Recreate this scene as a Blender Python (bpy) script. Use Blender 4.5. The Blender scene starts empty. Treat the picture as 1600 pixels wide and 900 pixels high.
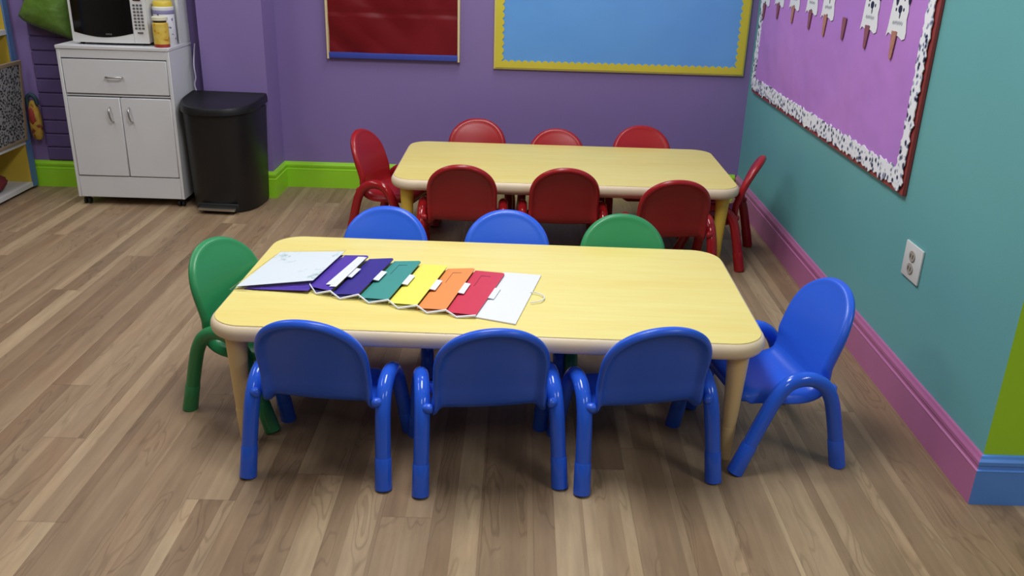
import bpy, bmesh, math, random
from mathutils import Vector, Matrix
PI = math.pi
sc = bpy.context.scene
COL = sc.collection
random.seed(4)

# ------------------------------------------------------------------ materials
def srgb(r, g, b):
    f = lambda c: (c/255/12.92) if c/255 <= .04045 else ((c/255+.055)/1.055)**2.4
    return (f(r), f(g), f(b), 1)

class NT:
    def __init__(s, name):
        s.m = bpy.data.materials.new(name); s.m.use_nodes = True
        s.t = s.m.node_tree; s.b = s.t.nodes['Principled BSDF']
    def n(s, typ, **kw):
        x = s.t.nodes.new(typ)
        for k, v in kw.items(): setattr(x, k, v)
        return x
    def l(s, a, b): s.t.links.new(a, b)
    def coord(s, scale=(1, 1, 1), rot=(0, 0, 0)):
        c = s.n('ShaderNodeTexCoord'); m = s.n('ShaderNodeMapping')
        m.inputs['Scale'].default_value = scale; m.inputs['Rotation'].default_value = rot
        s.l(c.outputs['Object'], m.inputs['Vector']); return m.outputs[0]
    def noise(s, vec, scale, detail=3, rough=.5):
        x = s.n('ShaderNodeTexNoise'); x.inputs['Scale'].default_value = scale
        x.inputs['Detail'].default_value = detail; x.inputs['Roughness'].default_value = rough
        if vec is not None: s.l(vec, x.inputs['Vector'])
        return x.outputs['Fac']
    def ramp(s, fac, stops, interp='LINEAR'):
        r = s.n('ShaderNodeValToRGB'); e = r.color_ramp.elements; r.color_ramp.interpolation = interp
        while len(e) < len(stops): e.new(.5)
        for el, (p, c) in zip(e, stops): el.position = p; el.color = c
        s.l(fac, r.inputs[0]); return r.outputs[0]
    def math(s, op, a, b=None):
        x = s.n('ShaderNodeMath', operation=op)
        for i, v in enumerate((a, b)):
            if v is None: continue
            if isinstance(v, (int, float)): x.inputs[i].default_value = v
            else: s.l(v, x.inputs[i])
        return x.outputs[0]
    def mix(s, fac, a, b, mode='MIX'):
        x = s.n('ShaderNodeMix', data_type='RGBA', blend_type=mode)
        for i, v in ((0, fac), (6, a), (7, b)):
            if isinstance(v, (int, float)): x.inputs[i].default_value = v
            elif isinstance(v, tuple): x.inputs[i].default_value = v
            else: s.l(v, x.inputs[i])
        return x.outputs[2]
    def bump(s, h, strength=.2, dist=.01):
        x = s.n('ShaderNodeBump'); x.inputs['Strength'].default_value = strength
        x.inputs['Distance'].default_value = dist
        s.l(h, x.inputs['Height']); s.l(x.outputs[0], s.b.inputs['Normal'])
    def set(s, col=None, rough=.5, metal=0, spec=.5):
        if col is not None:
            if isinstance(col, tuple): s.b.inputs['Base Color'].default_value = col
            else: s.l(col, s.b.inputs['Base Color'])
        s.b.inputs['Roughness'].default_value = rough
        s.b.inputs['Metallic'].default_value = metal
        s.b.inputs['Specular IOR Level'].default_value = spec
        return s.m

def simple(name, rgb, rough=.5, metal=0, spec=.5, var=.04, nscale=6, bump=0, bscale=200):
    t = NT(name); c = srgb(*rgb); v = t.coord()
    lo = tuple(x*(1-var) for x in c[:3])+(1,); hi = tuple(min(1, x*(1+var)) for x in c[:3])+(1,)
    col = t.ramp(t.noise(v, nscale), [(.3, lo), (.7, hi)])
    if bump: t.bump(t.noise(v, bscale, 2), bump, .002)
    return t.set(col, rough, metal, spec)

M = {}
def mat_floor():
    t = NT('floor_planks'); c = t.n('ShaderNodeTexCoord')
    sp = t.n('ShaderNodeSeparateXYZ'); t.l(c.outputs['Object'], sp.inputs[0])
    X, Y = sp.outputs[0], sp.outputs[1]
    W, L = .128, 1.7
    u = t.math('DIVIDE', t.math('ADD', X, 20.03), W); ci = t.math('FLOOR', u); cf = t.math('FRACT', u)
    wn = t.n('ShaderNodeTexWhiteNoise', noise_dimensions='1D'); t.l(ci, wn.inputs['W'])
    v = t.math('DIVIDE', t.math('ADD', Y, t.math('MULTIPLY', wn.outputs[0], 7.3)), L)
    ri = t.math('FLOOR', v); rf = t.math('FRACT', v)
    cb = t.n('ShaderNodeCombineXYZ'); t.l(ci, cb.inputs[0]); t.l(ri, cb.inputs[1])
    w2 = t.n('ShaderNodeTexWhiteNoise', noise_dimensions='3D'); t.l(cb.outputs[0], w2.inputs[0])
    # narrow strips printed inside every plank
    half = t.math('FLOOR', t.math('ADD', t.math('MULTIPLY', cf, 2.0), t.math('MULTIPLY', w2.outputs[0], .5)))
    cb2 = t.n('ShaderNodeCombineXYZ'); t.l(ci, cb2.inputs[0]); t.l(ri, cb2.inputs[1]); t.l(half, cb2.inputs[2])
    w3 = t.n('ShaderNodeTexWhiteNoise', noise_dimensions='3D'); t.l(cb2.outputs[0], w3.inputs[0])
    base = t.ramp(w3.outputs[0], [(0, srgb(130, 108, 86)), (.35, srgb(144, 122, 98)), (.7, srgb(153, 131, 106)), (1, srgb(172, 151, 123))])
    # grain
    off = t.n('ShaderNodeCombineXYZ')
    t.l(t.math('ADD', t.math('MULTIPLY', X, 22.0), t.math('MULTIPLY', w3.outputs[0], 40)), off.inputs[0])
    t.l(t.math('ADD', t.math('MULTIPLY', Y, 2.2), t.math('MULTIPLY', w2.outputs[0], 31)), off.inputs[1])
    g1 = t.noise(off.outputs[0], 2.2, 5, .6)
    off2 = t.n('ShaderNodeCombineXYZ')
    t.l(t.math('ADD', t.math('MULTIPLY', X, 9.0), t.math('MULTIPLY', w3.outputs[0], 17)), off2.inputs[0])
    t.l(t.math('ADD', t.math('MULTIPLY', Y, 1.5), t.math('MULTIPLY', w2.outputs[0], 53)), off2.inputs[1])
    n2 = t.noise(off2.outputs[0], 1.3, 2, .5)
    rings = t.math('SINE', t.math('MULTIPLY', n2, 95.0))
    rm = t.ramp(t.math('ADD', t.math('MULTIPLY', rings, .5), .5), [(.0, (.62, .60, .58, 1)), (.35, (1, 1, 1, 1))])
    msk = t.ramp(n2, [(.50, (0, 0, 0, 1)), (.60, (1, 1, 1, 1))])
    col = t.mix(.55, base, t.ramp(g1, [(.28, (.74, .71, .68, 1)), (.62, (1.08, 1.08, 1.08, 1))]), 'MULTIPLY')
    mk = t.math('MULTIPLY', msk, .6)
    col = t.mix(mk, col, rm, 'MULTIPLY')
    # soft lengthwise streaks and a warm cast that changes from plank to plank
    off3 = t.n('ShaderNodeCombineXYZ')
    t.l(t.math('ADD', t.math('MULTIPLY', X, 16.0), t.math('MULTIPLY', w2.outputs[0], 9)), off3.inputs[0])
    t.l(t.math('ADD', t.math('MULTIPLY', Y, .7), t.math('MULTIPLY', w3.outputs[0], 23)), off3.inputs[1])
    st = t.noise(off3.outputs[0], 1.1, 3, .55)
    col = t.mix(.75, col, t.ramp(st, [(.3, (.80, .78, .76, 1)), (.7, (1.16, 1.16, 1.14, 1))]), 'MULTIPLY')
    off4 = t.n('ShaderNodeCombineXYZ')
    t.l(t.math('ADD', t.math('MULTIPLY', X, 5.0), t.math('MULTIPLY', w2.outputs[0], 61)), off4.inputs[0])
    t.l(t.math('MULTIPLY', Y, 2.2), off4.inputs[1])
    col = t.mix(t.ramp(t.noise(off4.outputs[0], 1.2, 2), [(.5, (0, 0, 0, 1)), (.75, (.5, .5, .5, 1))]), col, t.mix(1.0, col, (1.06, .93, .86, 1), 'MULTIPLY'))
    col = t.mix(1.0, col, (1.07, 1.05, 1.02, 1), 'MULTIPLY')
    # joints
    e1 = t.math('LESS_THAN', t.math('ABSOLUTE', t.math('SUBTRACT', cf, .5)), .488)
    e2 = t.math('LESS_THAN', t.math('ABSOLUTE', t.math('SUBTRACT', rf, .5)), .4985)
    j = t.math('MULTIPLY', e1, e2)
    col = t.mix(t.math('MULTIPLY', t.math('SUBTRACT', 1.0, j), .22), col, srgb(84, 66, 50))
    t.bump(t.math('ADD', t.math('MULTIPLY', g1, .3), j), .12, .002)
    return t.set(col, .5, 0, .35)

def mat_wall(name, rgb, var=.03):
    t = NT(name); v = t.coord(); c = srgb(*rgb)
    col = t.ramp(t.noise(v, 1.6, 4), [(.3, tuple(x*(1-var) for x in c[:3])+(1,)), (.7, tuple(x*(1+var) for x in c[:3])+(1,))])
    t.bump(t.noise(v, 160, 3), .12, .002)
    return t.set(col, .55, 0, .35)

def mat_tabletop(name, a, b):
    t = NT(name); v = t.coord((2.2, 26, 1))
    g = t.noise(v, 1.6, 5, .6)
    w = t.noise(t.coord((1.0, 5.0, 1)), 1.2, 2)
    col = t.ramp(t.math('ADD', t.math('MULTIPLY', g, .55), t.math('MULTIPLY', w, .45)), [(.32, srgb(*a)), (.66, srgb(*b))])
    return t.set(col, .42, 0, .4)

def mat_speckle(name, dark, light, scale, thr, rough=.7, mid=None):
    t = NT(name); v = t.coord()
    x = t.n('ShaderNodeTexVoronoi'); x.inputs['Scale'].default_value = scale; t.l(v, x.inputs['Vector'])
    n = t.noise(v, scale*1.3, 2)
    f = t.math('ADD', t.math('MULTIPLY', x.outputs['Distance'], .6), t.math('MULTIPLY', n, .5))
    if mid: col = t.ramp(f, [(thr-.08, srgb(*dark)), (thr, srgb(*mid)), (thr+.10, srgb(*light))])
    else: col = t.ramp(f, [(thr-.03, srgb(*dark)), (thr+.03, srgb(*light))])
    return t.set(col, rough, 0, .3)

M['floor'] = mat_floor()
M['purple'] = mat_wall('purple_wall_paint', (135, 115, 172))
M['teal'] = mat_wall('teal_wall_paint', (103, 168, 172))
M['lime_wall'] = mat_wall('lime_wall_paint', (168, 222, 48))
M['lime'] = simple('lime_trim_paint', (156, 220, 46), .35)
M['pink'] = simple('pink_trim_paint', (178, 105, 152), .35)
M['blue_trim'] = simple('blue_trim_paint', (90, 150, 240), .35)
M['boards'] = mat_wall('shaded_purple_paint', (98, 82, 130))  # purple darkened so the boards carry the dim corner's shade in their colour
M['ceiling'] = simple('ceiling_paint', (225, 224, 218), .8)
M['cream_wall'] = mat_wall('cream_wall_paint', (150, 142, 132))
M['blue'] = simple('blue_chair_plastic', (42, 96, 222), .34, var=.03, bump=.06)
M['blue_gloss'] = simple('blue_frame_plastic', (42, 96, 222), .13, var=.02)
M['green_gloss'] = simple('green_frame_plastic', (44, 132, 80), .16, var=.02)
M['red_gloss'] = simple('red_frame_plastic', (156, 26, 32), .12, var=.02)
M['green'] = simple('green_chair_plastic', (44, 136, 84), .38, var=.03, bump=.06)
M['red'] = simple('red_chair_plastic', (162, 27, 33), .30, var=.03, bump=.05)
M['laminate'] = mat_tabletop('maple_yellow_laminate', (228, 206, 117), (234, 220, 140))
M['edge'] = simple('cream_table_edge', (226, 206, 176), .45)
M['leg_a'] = simple('tan_table_leg', (226, 196, 140), .45)
M['leg_b'] = simple('yellow_table_leg', (216, 182, 70), .45)
M['white_lam'] = simple('white_cabinet_laminate', (213, 213, 216), .45, var=.02)
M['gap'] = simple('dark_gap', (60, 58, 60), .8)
M['metal'] = simple('brushed_metal', (190, 190, 188), .3, metal=1)
M['black'] = simple('black_bin_plastic', (20, 20, 23), .42, bump=.1, bscale=350)
M['black_rubber'] = simple('black_rubber', (24, 24, 25), .7)
M['mw_white'] = simple('microwave_white', (222, 222, 222), .35)
M['mw_glass'] = simple('microwave_black_glass', (16, 15, 16), .08)
M['key'] = simple('grey_keys', (96, 94, 98), .5)
M['display'] = simple('dark_red_display', (58, 22, 30), .2)
M['white'] = simple('white_paper', (222, 224, 230), .6, var=.015)
M['card_white'] = simple('white_card', (232, 234, 236), .5, var=.02)
M['yellow_p'] = simple('yellow_border_paper', (214, 198, 62), .6)
M['yellow_edge'] = simple('pale_yellow_frame', (226, 210, 120), .5)
M['blue_p'] = NT('blue_paper'); t = M['blue_p']; v = t.coord()
t.bump(t.noise(v, 5, 3), .25, .02)
M['blue_p'] = t.set(t.ramp(t.noise(v, 1.5, 2), [(.3, srgb(96, 160, 232)), (.7, srgb(110, 172, 240))]), .55)
t = NT('orchid_paper'); v = t.coord(); t.bump(t.noise(v, 2.5, 3), .7, .04)
M['orchid'] = t.set(t.ramp(t.noise(v, 1.5, 2), [(.3, srgb(176, 122, 206)), (.7, srgb(192, 132, 212))]), .6)
M['spot'] = mat_speckle('spotted_border_paper', (30, 30, 54), (236, 238, 244), 46, .45, .55, mid=(150, 158, 186))
M['maroon'] = simple('maroon_board_backing', (146, 58, 58), .5, var=.1, nscale=4)
t = NT('crinkled_red_vinyl'); v = t.coord()
M['banner'] = t.set(t.ramp(t.noise(v, 3, 3), [(.3, srgb(146, 26, 36)), (.7, srgb(166, 38, 50))]), .32, 0, .5)
M['banner_blue'] = simple('blue_hem', (58, 74, 168), .4)
M['pale_hem'] = simple('pale_hem', (228, 208, 160), .5)
M['navy'] = simple('navy_ink', (30, 30, 62), .6)
M['grey_ink'] = simple('grey_ink', (150, 154, 166), .6)
M['stick'] = simple('tan_stick', (176, 122, 104), .6, var=.15, nscale=60)
M['stick_b'] = simple('brown_stick', (140, 82, 92), .6, var=.15, nscale=60)
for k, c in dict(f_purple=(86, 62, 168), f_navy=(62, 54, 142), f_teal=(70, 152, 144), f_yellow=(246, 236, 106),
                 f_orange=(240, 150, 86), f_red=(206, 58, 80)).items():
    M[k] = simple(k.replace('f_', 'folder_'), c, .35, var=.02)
    M[k+'_d'] = simple(k.replace('f_', 'slot_shade_'), tuple(int(x*.62) for x in c), .5, var=.02)  # darker copy for card slits and for the shade painted on the pleats
t = NT('printed_sheet'); v = t.coord()
f = t.noise(v, 34, 3, .6); g = t.noise(v, 7, 2)
ff = t.math('MULTIPLY', t.ramp(f, [(.55, (0, 0, 0, 1)), (.7, (1, 1, 1, 1))]), t.ramp(g, [(.48, (0, 0, 0, 1)), (.6, (1, 1, 1, 1))]))
M['print'] = t.set(t.mix(ff, srgb(214, 222, 228), srgb(160, 184, 186)), .5)
t = NT('clear_sleeve'); t.b.inputs['Transmission Weight'].default_value = 1; t.b.inputs['IOR'].default_value = 1.1
M['clear'] = t.set((.97, .98, 1, 1), .12, 0, .5)
M['bag_green'] = None
t = NT('green_plastic_bag'); v = t.coord(); t.bump(t.noise(v, 14, 4), .6, .02)
M['bag_green'] = t.set(t.ramp(t.noise(v, 6, 3), [(.3, srgb(88, 124, 44)), (.7, srgb(112, 150, 72))]), .35)
M['shelf_yellow'] = simple('yellow_shelf_board', (206, 178, 66), .5)
M['shelf_blue'] = simple('blue_shelf_edge', (86, 122, 172), .5)
M['shelf_white'] = simple('white_shelf_board', (205, 203, 205), .5)
M['speckle'] = mat_speckle('black_white_speckled_board', (40, 40, 45), (150, 150, 154), 75, .52, .7)
M['tan_frame'] = simple('tan_wood_frame', (150, 130, 106), .5)
M['dark_red'] = simple('dark_red_cloth', (104, 28, 36), .8)
t = NT('yellow_bag_cloth'); v = t.coord()
M['bag_yellow'] = t.set(t.ramp(t.noise(v, 22, 2), [(.40, srgb(120, 52, 40)), (.47, srgb(170, 136, 50)), (.7, srgb(186, 150, 60))]), .7)
M['bag_red'] = simple('red_bag_patch', (150, 50, 40), .7)
M['bag_teal'] = simple('dark_teal_strap', (38, 66, 78), .7)
M['lid_yellow'] = simple('yellow_lid', (222, 196, 66), .4)
M['lid_white'] = simple('cream_lid', (226, 222, 196), .4)
M['band'] = simple('lavender_band', (132, 128, 168), .5)
t = NT('yellow_jar_label'); v = t.coord()
M['jar_label'] = t.set(t.ramp(t.noise(v, 38, 2), [(.34, srgb(190, 120, 50)), (.42, srgb(222, 186, 66)), (.7, srgb(226, 200, 104))]), .4)
t = NT('white_tub_label'); v = t.coord()
M['tub_label'] = t.set(t.ramp(t.noise(v, 45, 2), [(.34, srgb(70, 66, 112)), (.42, srgb(226, 226, 232))]), .4)
M['red_base'] = simple('red_jar_base', (172, 56, 52), .4)
M['amber'] = simple('dark_jar_neck', (62, 50, 28), .3)
M['outlet'] = simple('outlet_white', (214, 216, 216), .4)
M['outlet_grey'] = simple('outlet_cap_grey', (168, 160, 152), .4)
M['cord'] = simple('white_cord', (190, 186, 200), .5)

# ------------------------------------------------------------------ mesh helpers
def link(o, parent=None):
    COL.objects.link(o)
    if parent: o.parent = parent
    return o
def mobj(name, bm, mat, parent=None, smooth=True, loc=None, angle=40):
    me = bpy.data.meshes.new(name)
    bmesh.ops.recalc_face_normals(bm, faces=bm.faces)
    bm.to_mesh(me); bm.free()
    for mm in (mat if isinstance(mat, list) else [mat]): me.materials.append(mm)
    if smooth:
        me.shade_smooth(); me.set_sharp_from_angle(angle=math.radians(angle))
    o = bpy.data.objects.new(name, me); link(o, parent)
    if loc is not None: o.location = loc
    return o
def empty(name, loc=(0, 0, 0), rz=0):
    o = bpy.data.objects.new(name, None); o.empty_display_size = .05
    link(o); o.location = loc; o.rotation_euler = (0, 0, rz); return o
def tag(o, label, cat, group=None, kind=None):
    o['label'] = label; o['category'] = cat
    if group: o['group'] = group
    if kind: o['kind'] = kind
    return o
def copy_tree(o, parent=None):
    c = o.copy(); COL.objects.link(c)
    if parent: c.parent = parent
    for ch in list(o.children): copy_tree(ch, c)
    return c
def box(bm, lo, hi, bev=0, seg=2, mi=0):
    r = bmesh.ops.create_cube(bm, size=1)
    vs = r['verts']
    for v in vs:
        for i in range(3): v.co[i] = lo[i] + (v.co[i]+.5)*(hi[i]-lo[i])
    fs = set(f for v in vs for f in v.link_faces)
    if mi:
        for f in fs: f.material_index = mi
    if bev:
        es = list(set(e for v in vs for e in v.link_edges))
        bmesh.ops.bevel(bm, geom=es, offset=bev, segments=seg, profile=.6, affect='EDGES')
    return bm
def bx(lo, hi, bev=0, seg=2): return box(bmesh.new(), lo, hi, bev, seg)
def catmull(pts, n=8):
    P = [Vector(p) for p in pts]; P = [P[0]*2-P[1]]+P+[P[-1]*2-P[-2]]; out = []
    for i in range(1, len(P)-2):
        for k in range(n):
            t = k/n; a, b, c, d = P[i-1:i+3]
            out.append(.5*((2*b)+(c-a)*t+(2*a-5*b+4*c-d)*t*t+(3*b-a-3*c+d)*t**3))
    out.append(P[-2]); return out
def tube(bm, path, radii, seg=16, round_ends=(True, True)):
    P = [Vector(p) for p in path]; n = len(P)
    if isinstance(radii, (int, float)): radii = [radii]*n
    T = [(P[min(i+1, n-1)]-P[max(i-1, 0)]).normalized() for i in range(n)]
    ref = Vector((1, 0, 0)) if abs(T[0].x) < .8 else Vector((0, 1, 0))
    rings = []
    def ring(c, N, B, r):
        return [bm.verts.new(c+(N*math.cos(a)+B*math.sin(a))*r) for a in [2*PI*k/seg for k in range(seg)]]
    N = (ref-T[0]*ref.dot(T[0])).normalized()
    frames = []
    for i in range(n):
        N = (N-T[i]*N.dot(T[i])).normalized(); frames.append((N.copy(), T[i].cross(N)))
    if round_ends[0]:
        for a in (80, 55, 28):
            f = math.radians(a); rings.append(ring(P[0]-T[0]*radii[0]*.55*math.sin(f)+T[0]*radii[0]*.55, *frames[0], radii[0]*math.cos(f)))
        st = 0
    for i in range(n):
        c = P[i]
        if i == 0 and round_ends[0]: c = P[0]+T[0]*radii[0]*.55
        if i == n-1 and round_ends[1]: c = P[-1]-T[-1]*radii[-1]*.55
        rings.append(ring(c, *frames[i], radii[i]))
    if round_ends[1]:
        for a in (28, 55, 80):
            f = math.radians(a); rings.append(ring(P[-1]-T[-1]*radii[-1]*.55+T[-1]*radii[-1]*.55*math.sin(f), *frames[-1], radii[-1]*math.cos(f)))
    for a, b in zip(rings, rings[1:]):
        for k in range(seg): bm.faces.new((a[k], a[(k+1) % seg], b[(k+1) % seg], b[k]))
    bm.faces.new(rings[0][::-1]); bm.faces.new(rings[-1])
    return bm
def lathe(bm, prof, seg=28, c=(0, 0, 0), cap=True):
    rings = []
    for r, z in prof:
        rings.append([bm.verts.new((c[0]+r*math.cos(2*PI*k/seg), c[1]+r*math.sin(2*PI*k/seg), c[2]+z)) for k in range(seg)])
    for a, b in zip(rings, rings[1:]):
        for k in range(seg): bm.faces.new((a[k], a[(k+1) % seg], b[(k+1) % seg], b[k]))
    if cap: bm.faces.new(rings[0][::-1]); bm.faces.new(rings[-1])
    return bm
def stack(bm, outlines):
    """loops of equal length joined one after another, capped at both ends"""
    rings = [[bm.verts.new(p) for p in o] for o in outlines]; n = len(rings[0])
    for a, b in zip(rings, rings[1:]):
        for k in range(n): bm.faces.new((a[k], a[(k+1) % n], b[(k+1) % n], b[k]))
    bm.faces.new(rings[0][::-1]); bm.faces.new(rings[-1]); return bm
def prism(bm, poly, fn, d0, d1):
    """2-D polygon extruded: fn(u, v, d) gives the point"""
    return stack(bm, [[fn(u, v, d0) for u, v in poly], [fn(u, v, d1) for u, v in poly]])
def rrect(w, d, r, n=10):
    out = []
    for cx, cy, a0 in ((w-r, d-r, 0), (-w+r, d-r, 90), (-w+r, -d+r, 180), (w-r, -d+r, 270)):
        for k in range(n+1):
            a = math.radians(a0+90*k/n); out.append((cx+r*math.cos(a), cy+r*math.sin(a)))
    return out

# ------------------------------------------------------------------ room
XR, YB, YC = 1.227, 4.896, 1.995          # baseboard faces
H = 2.75
TH = .016
def struct(name, bm, mat, smooth=False):
    o = mobj(name, bm, mat, smooth=smooth); o['kind'] = 'structure'; return o
XL, YF = -3.9, -2.6
struct('floor', bx((XL-.3, YF-.3, -.08), (4.3, YB+.3, 0)), M['floor'])
struct('ceiling', bx((XL-.3, YF-.3, H), (4.3, YB+.3, H+.08)), M['ceiling'])
# right wall ends in an outside corner; the return wall faces the camera and is lime
bm = bx((XR+TH, YC+TH, 0), (XR+.2, YB+.2, H)); bmesh.ops.recalc_face_normals(bm, faces=bm.faces)
for fc in bm.faces:
    if fc.normal.y < -.5: fc.material_index = 1
struct('wall_right', bm, [M['teal'], M['lime_wall']])
struct('wall_return', bx((XR+.2, YC+TH, 0), (4.2, YC+TH+.15, H)), [M['lime_wall']])
struct('wall_back', bx((-1.31-TH, YB+TH, 0), (XR+.2, YB+.2, H)), M['purple'])
YPIL, YLB = 4.655, 4.752
struct('wall_pillar', bx((-1.66, YPIL+TH, 0), (-1.31-TH, YB+.2, H)), M['purple'])
struct('wall_alcove', bx((XL-.2, YLB+TH, 0), (-1.66, YB+.2, H)), M['purple'])
struct('wall_left', bx((XL-.2, YF-.2, 0), (XL, YB, H)), M['cream_wall'])
struct('wall_front', bx((XL-.2, YF-.2, 0), (4.2, YF, H)), M['cream_wall'])
struct('wall_side', bx((4.0, YF, 0), (4.2, YC+.2, H)), M['cream_wall'])

BBP = [(TH, 0), (0, 0), (0, .100), (-.001, .104), (.004, .107), (.004, .116), (.001, .120), (.001, .130), (.006, .137), (.009, .144), (TH, .1457)]
def baseboard(name, pts, mat, ends):
    """runs along the polyline pts of its FACE; the profile steps back behind the face"""
    bm = bmesh.new(); loops = []
    for (x, y), (nx, ny) in zip(pts, ends):
        loops.append([bm.verts.new((x+nx*a, y+ny*a, z)) for a, z in BBP])
    n = len(BBP)
    for a, b in zip(loops, loops[1:]):
        for k in range(n): bm.faces.new((a[k], a[(k+1) % n], b[(k+1) % n], b[k]))
    bm.faces.new(loops[0]); bm.faces.new(loops[-1][::-1])
    return struct(name, bm, mat)
baseboard('baseboard_right', [(XR, YC), (XR, YB)], M['pink'], [(1, 1), (1, 1)])
baseboard('baseboard_return', [(XR, YC), (4.0, YC)], M['blue_trim'], [(1, 1), (0, 1)])
baseboard('baseboard_back', [(-1.66, YPIL), (-1.31, YPIL), (-1.31, YB), (XR, YB)], M['lime'], [(0, 1), (-1, 1), (-1, 1), (0, 1)])
baseboard('baseboard_alcove', [(XL, YLB), (-1.66, YLB)], M['lime'], [(0, 1), (0, 1)])
# horizontal purple wall boards behind the cabinet
bm = bmesh.new()
for k in range(12):
    z0 = .152+k*.0735; box(bm, (-2.585, YLB+.004, z0), (-1.75, YLB+TH+.002, z0+.0665), .003, 1)
struct('trim_1', bm, M['boards'], smooth=False)

# ------------------------------------------------------------------ chairs
PROF = [(.281, .172), (.286, .188), (.279, .203), (.255, .211), (.22, .212), (.17, .210), (.12, .209), (.088, .216), (.067, .234), (.056, .262),
        (.046, .300), (.030, .350), (.010, .407), (-.012, .459), (-.025, .491)]
def shell_mesh():
    pts = catmull([(0, y, z) for y, z in PROF], 24)
    cum = [0]
    for a, b in zip(pts, pts[1:]): cum.append(cum[-1]+(b-a).length)
    Lt = cum[-1]
    def at(s):
        s = min(max(s, 0), Lt)
        lo = 0
        hi = len(cum)-1
        while hi-lo > 1:
            m = (lo+hi)//2
            if cum[m] <= s: lo = m
            else: hi = m
        t = (s-cum[lo])/max(cum[hi]-cum[lo], 1e-9)
        return pts[lo].lerp(pts[hi], t)
    RT = .150; b0 = Lt-RT; HW = .150; RC = .055
    def wid(b):
        w = HW
        if b > b0: w = HW*max(0, 1-((b-b0)/RT)**2.1)**(1/2.1)
        if b < RC: w = HW-.014-RC+math.sqrt(max(0, RC*RC-(RC-b)**2))
        elif b < .16: w = HW-.014*(1-(b-RC)/(.16-RC))
        return max(w, .003)
    rows = [RC*(1-math.cos(PI/2*k/8)) for k in range(8)]
    k = 0
    n = 46
    rows += [RC+(b0-RC)*i/n for i in range(n)]
    rows += [b0+RT*math.sin(PI/2*i/18) for i in range(19)]
    rows[-1] = Lt-1e-4
    K = 30
    ts = [-math.cos(PI*k/K) for k in range(K+1)]
    sb = next(i for i, b in enumerate(rows) if at(b).z > .232 and b > .2)   # where the seat turns into the back
    F = []; B = []
    for b in rows:
        w = wid(b); p = at(b); tg = (at(b+.004)-at(b-.004)).normalized(); N = Vector((0, -tg.z, tg.y))
        if N.z+N.y < 0: N = -N
        fr = []; br = []
        for t in ts:
            a = t*w
            if b > b0:
                rho = (abs(a/HW)**2.1+((b-b0)/RT)**2.1)**(1/2.1); d = (1-rho)*.135
            else: d = min(w-abs(a), b+.002 if b < .04 else 9)
            d = max(d, 0)
            rr = .011; e = 1 if d > rr else math.sqrt(max(0, 1-(1-d/rr)**2))
            lip = .011*math.exp(-((d-.010)/.009)**2) if b > .25 else .006*math.exp(-((d-.010)/.009)**2)
            sm = min(max((p.z-.225)/.06, 0), 1)
            curv = (.006+.007*sm)*(a/HW)**2 - (.026-.016*sm)*max(0, 1-d/.034)**2
            if b < .05: curv = curv*(.3+.7*b/.05)
            c = p+N*curv; c.x = a
            fr.append(c+N*(.0065*e+.5*lip*e)); br.append(c-N*(.0065*e+lip*e))
        F.append(fr); B.append(br)
    def build(r0, r1):
        bm = bmesh.new(); V = {}
        def v(s, i, k):
            edge = k in (0, K) or i == 0 or i == len(rows)-1
            key = (0 if edge else s, i, k)
            if key not in V: V[key] = bm.verts.new((F if s == 0 else B)[i][k] if not edge else (F[i][k]+B[i][k])/2)
            return V[key]
        for i in range(r0, r1):
            for k in range(K):
                for s in (0, 1):
                    q = [v(s, i, k), v(s, i, k+1), v(s, i+1, k+1), v(s, i+1, k)]
                    u = []
                    for x in q:
                        if x not in u: u.append(x)
                    if len(u) > 2:
                        try: bm.faces.new(u if s == 0 else u[::-1])
                        except ValueError: pass
        return bm
    return build(0, sb), build(sb, len(rows)-1)

ARCH = [(.000, .0), (.018, .085), (.036, .165), (.050, .212), (.072, .249), (.106, .272), (.146, .277), (.182, .264), (.212, .228), (.244, .160), (.310, .0)]
def arch_meshes(s):
    path = catmull([(0, y, z) for y, z in ARCH], 8)
    def X(z): return s*(.1865-.012*(z/.28))
    path = [Vector((X(p.z), p.y, p.z)) for p in path]
    zc = .088
    up = [p for p in path if p.z >= zc-.006]
    hf = len(path)//2
    def cut(a, b, z): return a.lerp(b, (z-a.z)/(b.z-a.z))
    i1 = max(i for i in range(hf) if path[i].z < zc); i2 = min(i for i in range(hf, len(path)) if path[i].z < zc)
    c1, c2 = cut(path[i1], path[i1+1], zc), cut(path[i2-1], path[i2], zc)
    up = [c1]+path[i1+1:i2]+[c2]
    fr = [path[0], c1]; fr2 = [c2, path[-1]]
    def foot(pp, first):
        lo, hi = (pp[0], pp[-1]) if first else (pp[-1], pp[0])
        P = [lo.lerp(hi, t) for t in (0, .03, .5, .97, 1)]
        return tube(bmesh.new(), P, [.0225, .0232, .0226, .0222, .0212], 18, (True, False))
    arch = tube(bmesh.new(), up, .0208, 18, (False, False))
    f1, f2 = foot(fr, True), foot(fr2, False)
    return arch, f1, f2
def make_chair(mat, gloss):
    root = empty('childrens_chair')
    s, b = shell_mesh()
    mobj('seat', s, mat, root, angle=70); mobj('backrest', b, mat, root, angle=70)
    for sd in (-1, 1):
        a, f1, f2 = arch_meshes(sd)
        fo = mobj('side_frame', a, gloss, root, angle=60)
        mobj('foot', f1, gloss, fo, angle=60); mobj('foot', f2, gloss, fo, angle=60)
        bm = bmesh.new(); tube(bm, [(sd*.150, .044, .236), (sd*.160, .042, .236), (sd*.176, .050, .236)], [.013, .0135, .012], 14)
        mobj('peg', bm, mat, root)
        bm = bmesh.new(); tube(bm, [(sd*.128, .185, .212), (sd*.150, .190, .222), (sd*.176, .196, .224)], [.016, .016, .014], 14)
        mobj('peg', bm, mat, root)
    return root
protos = {}
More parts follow.
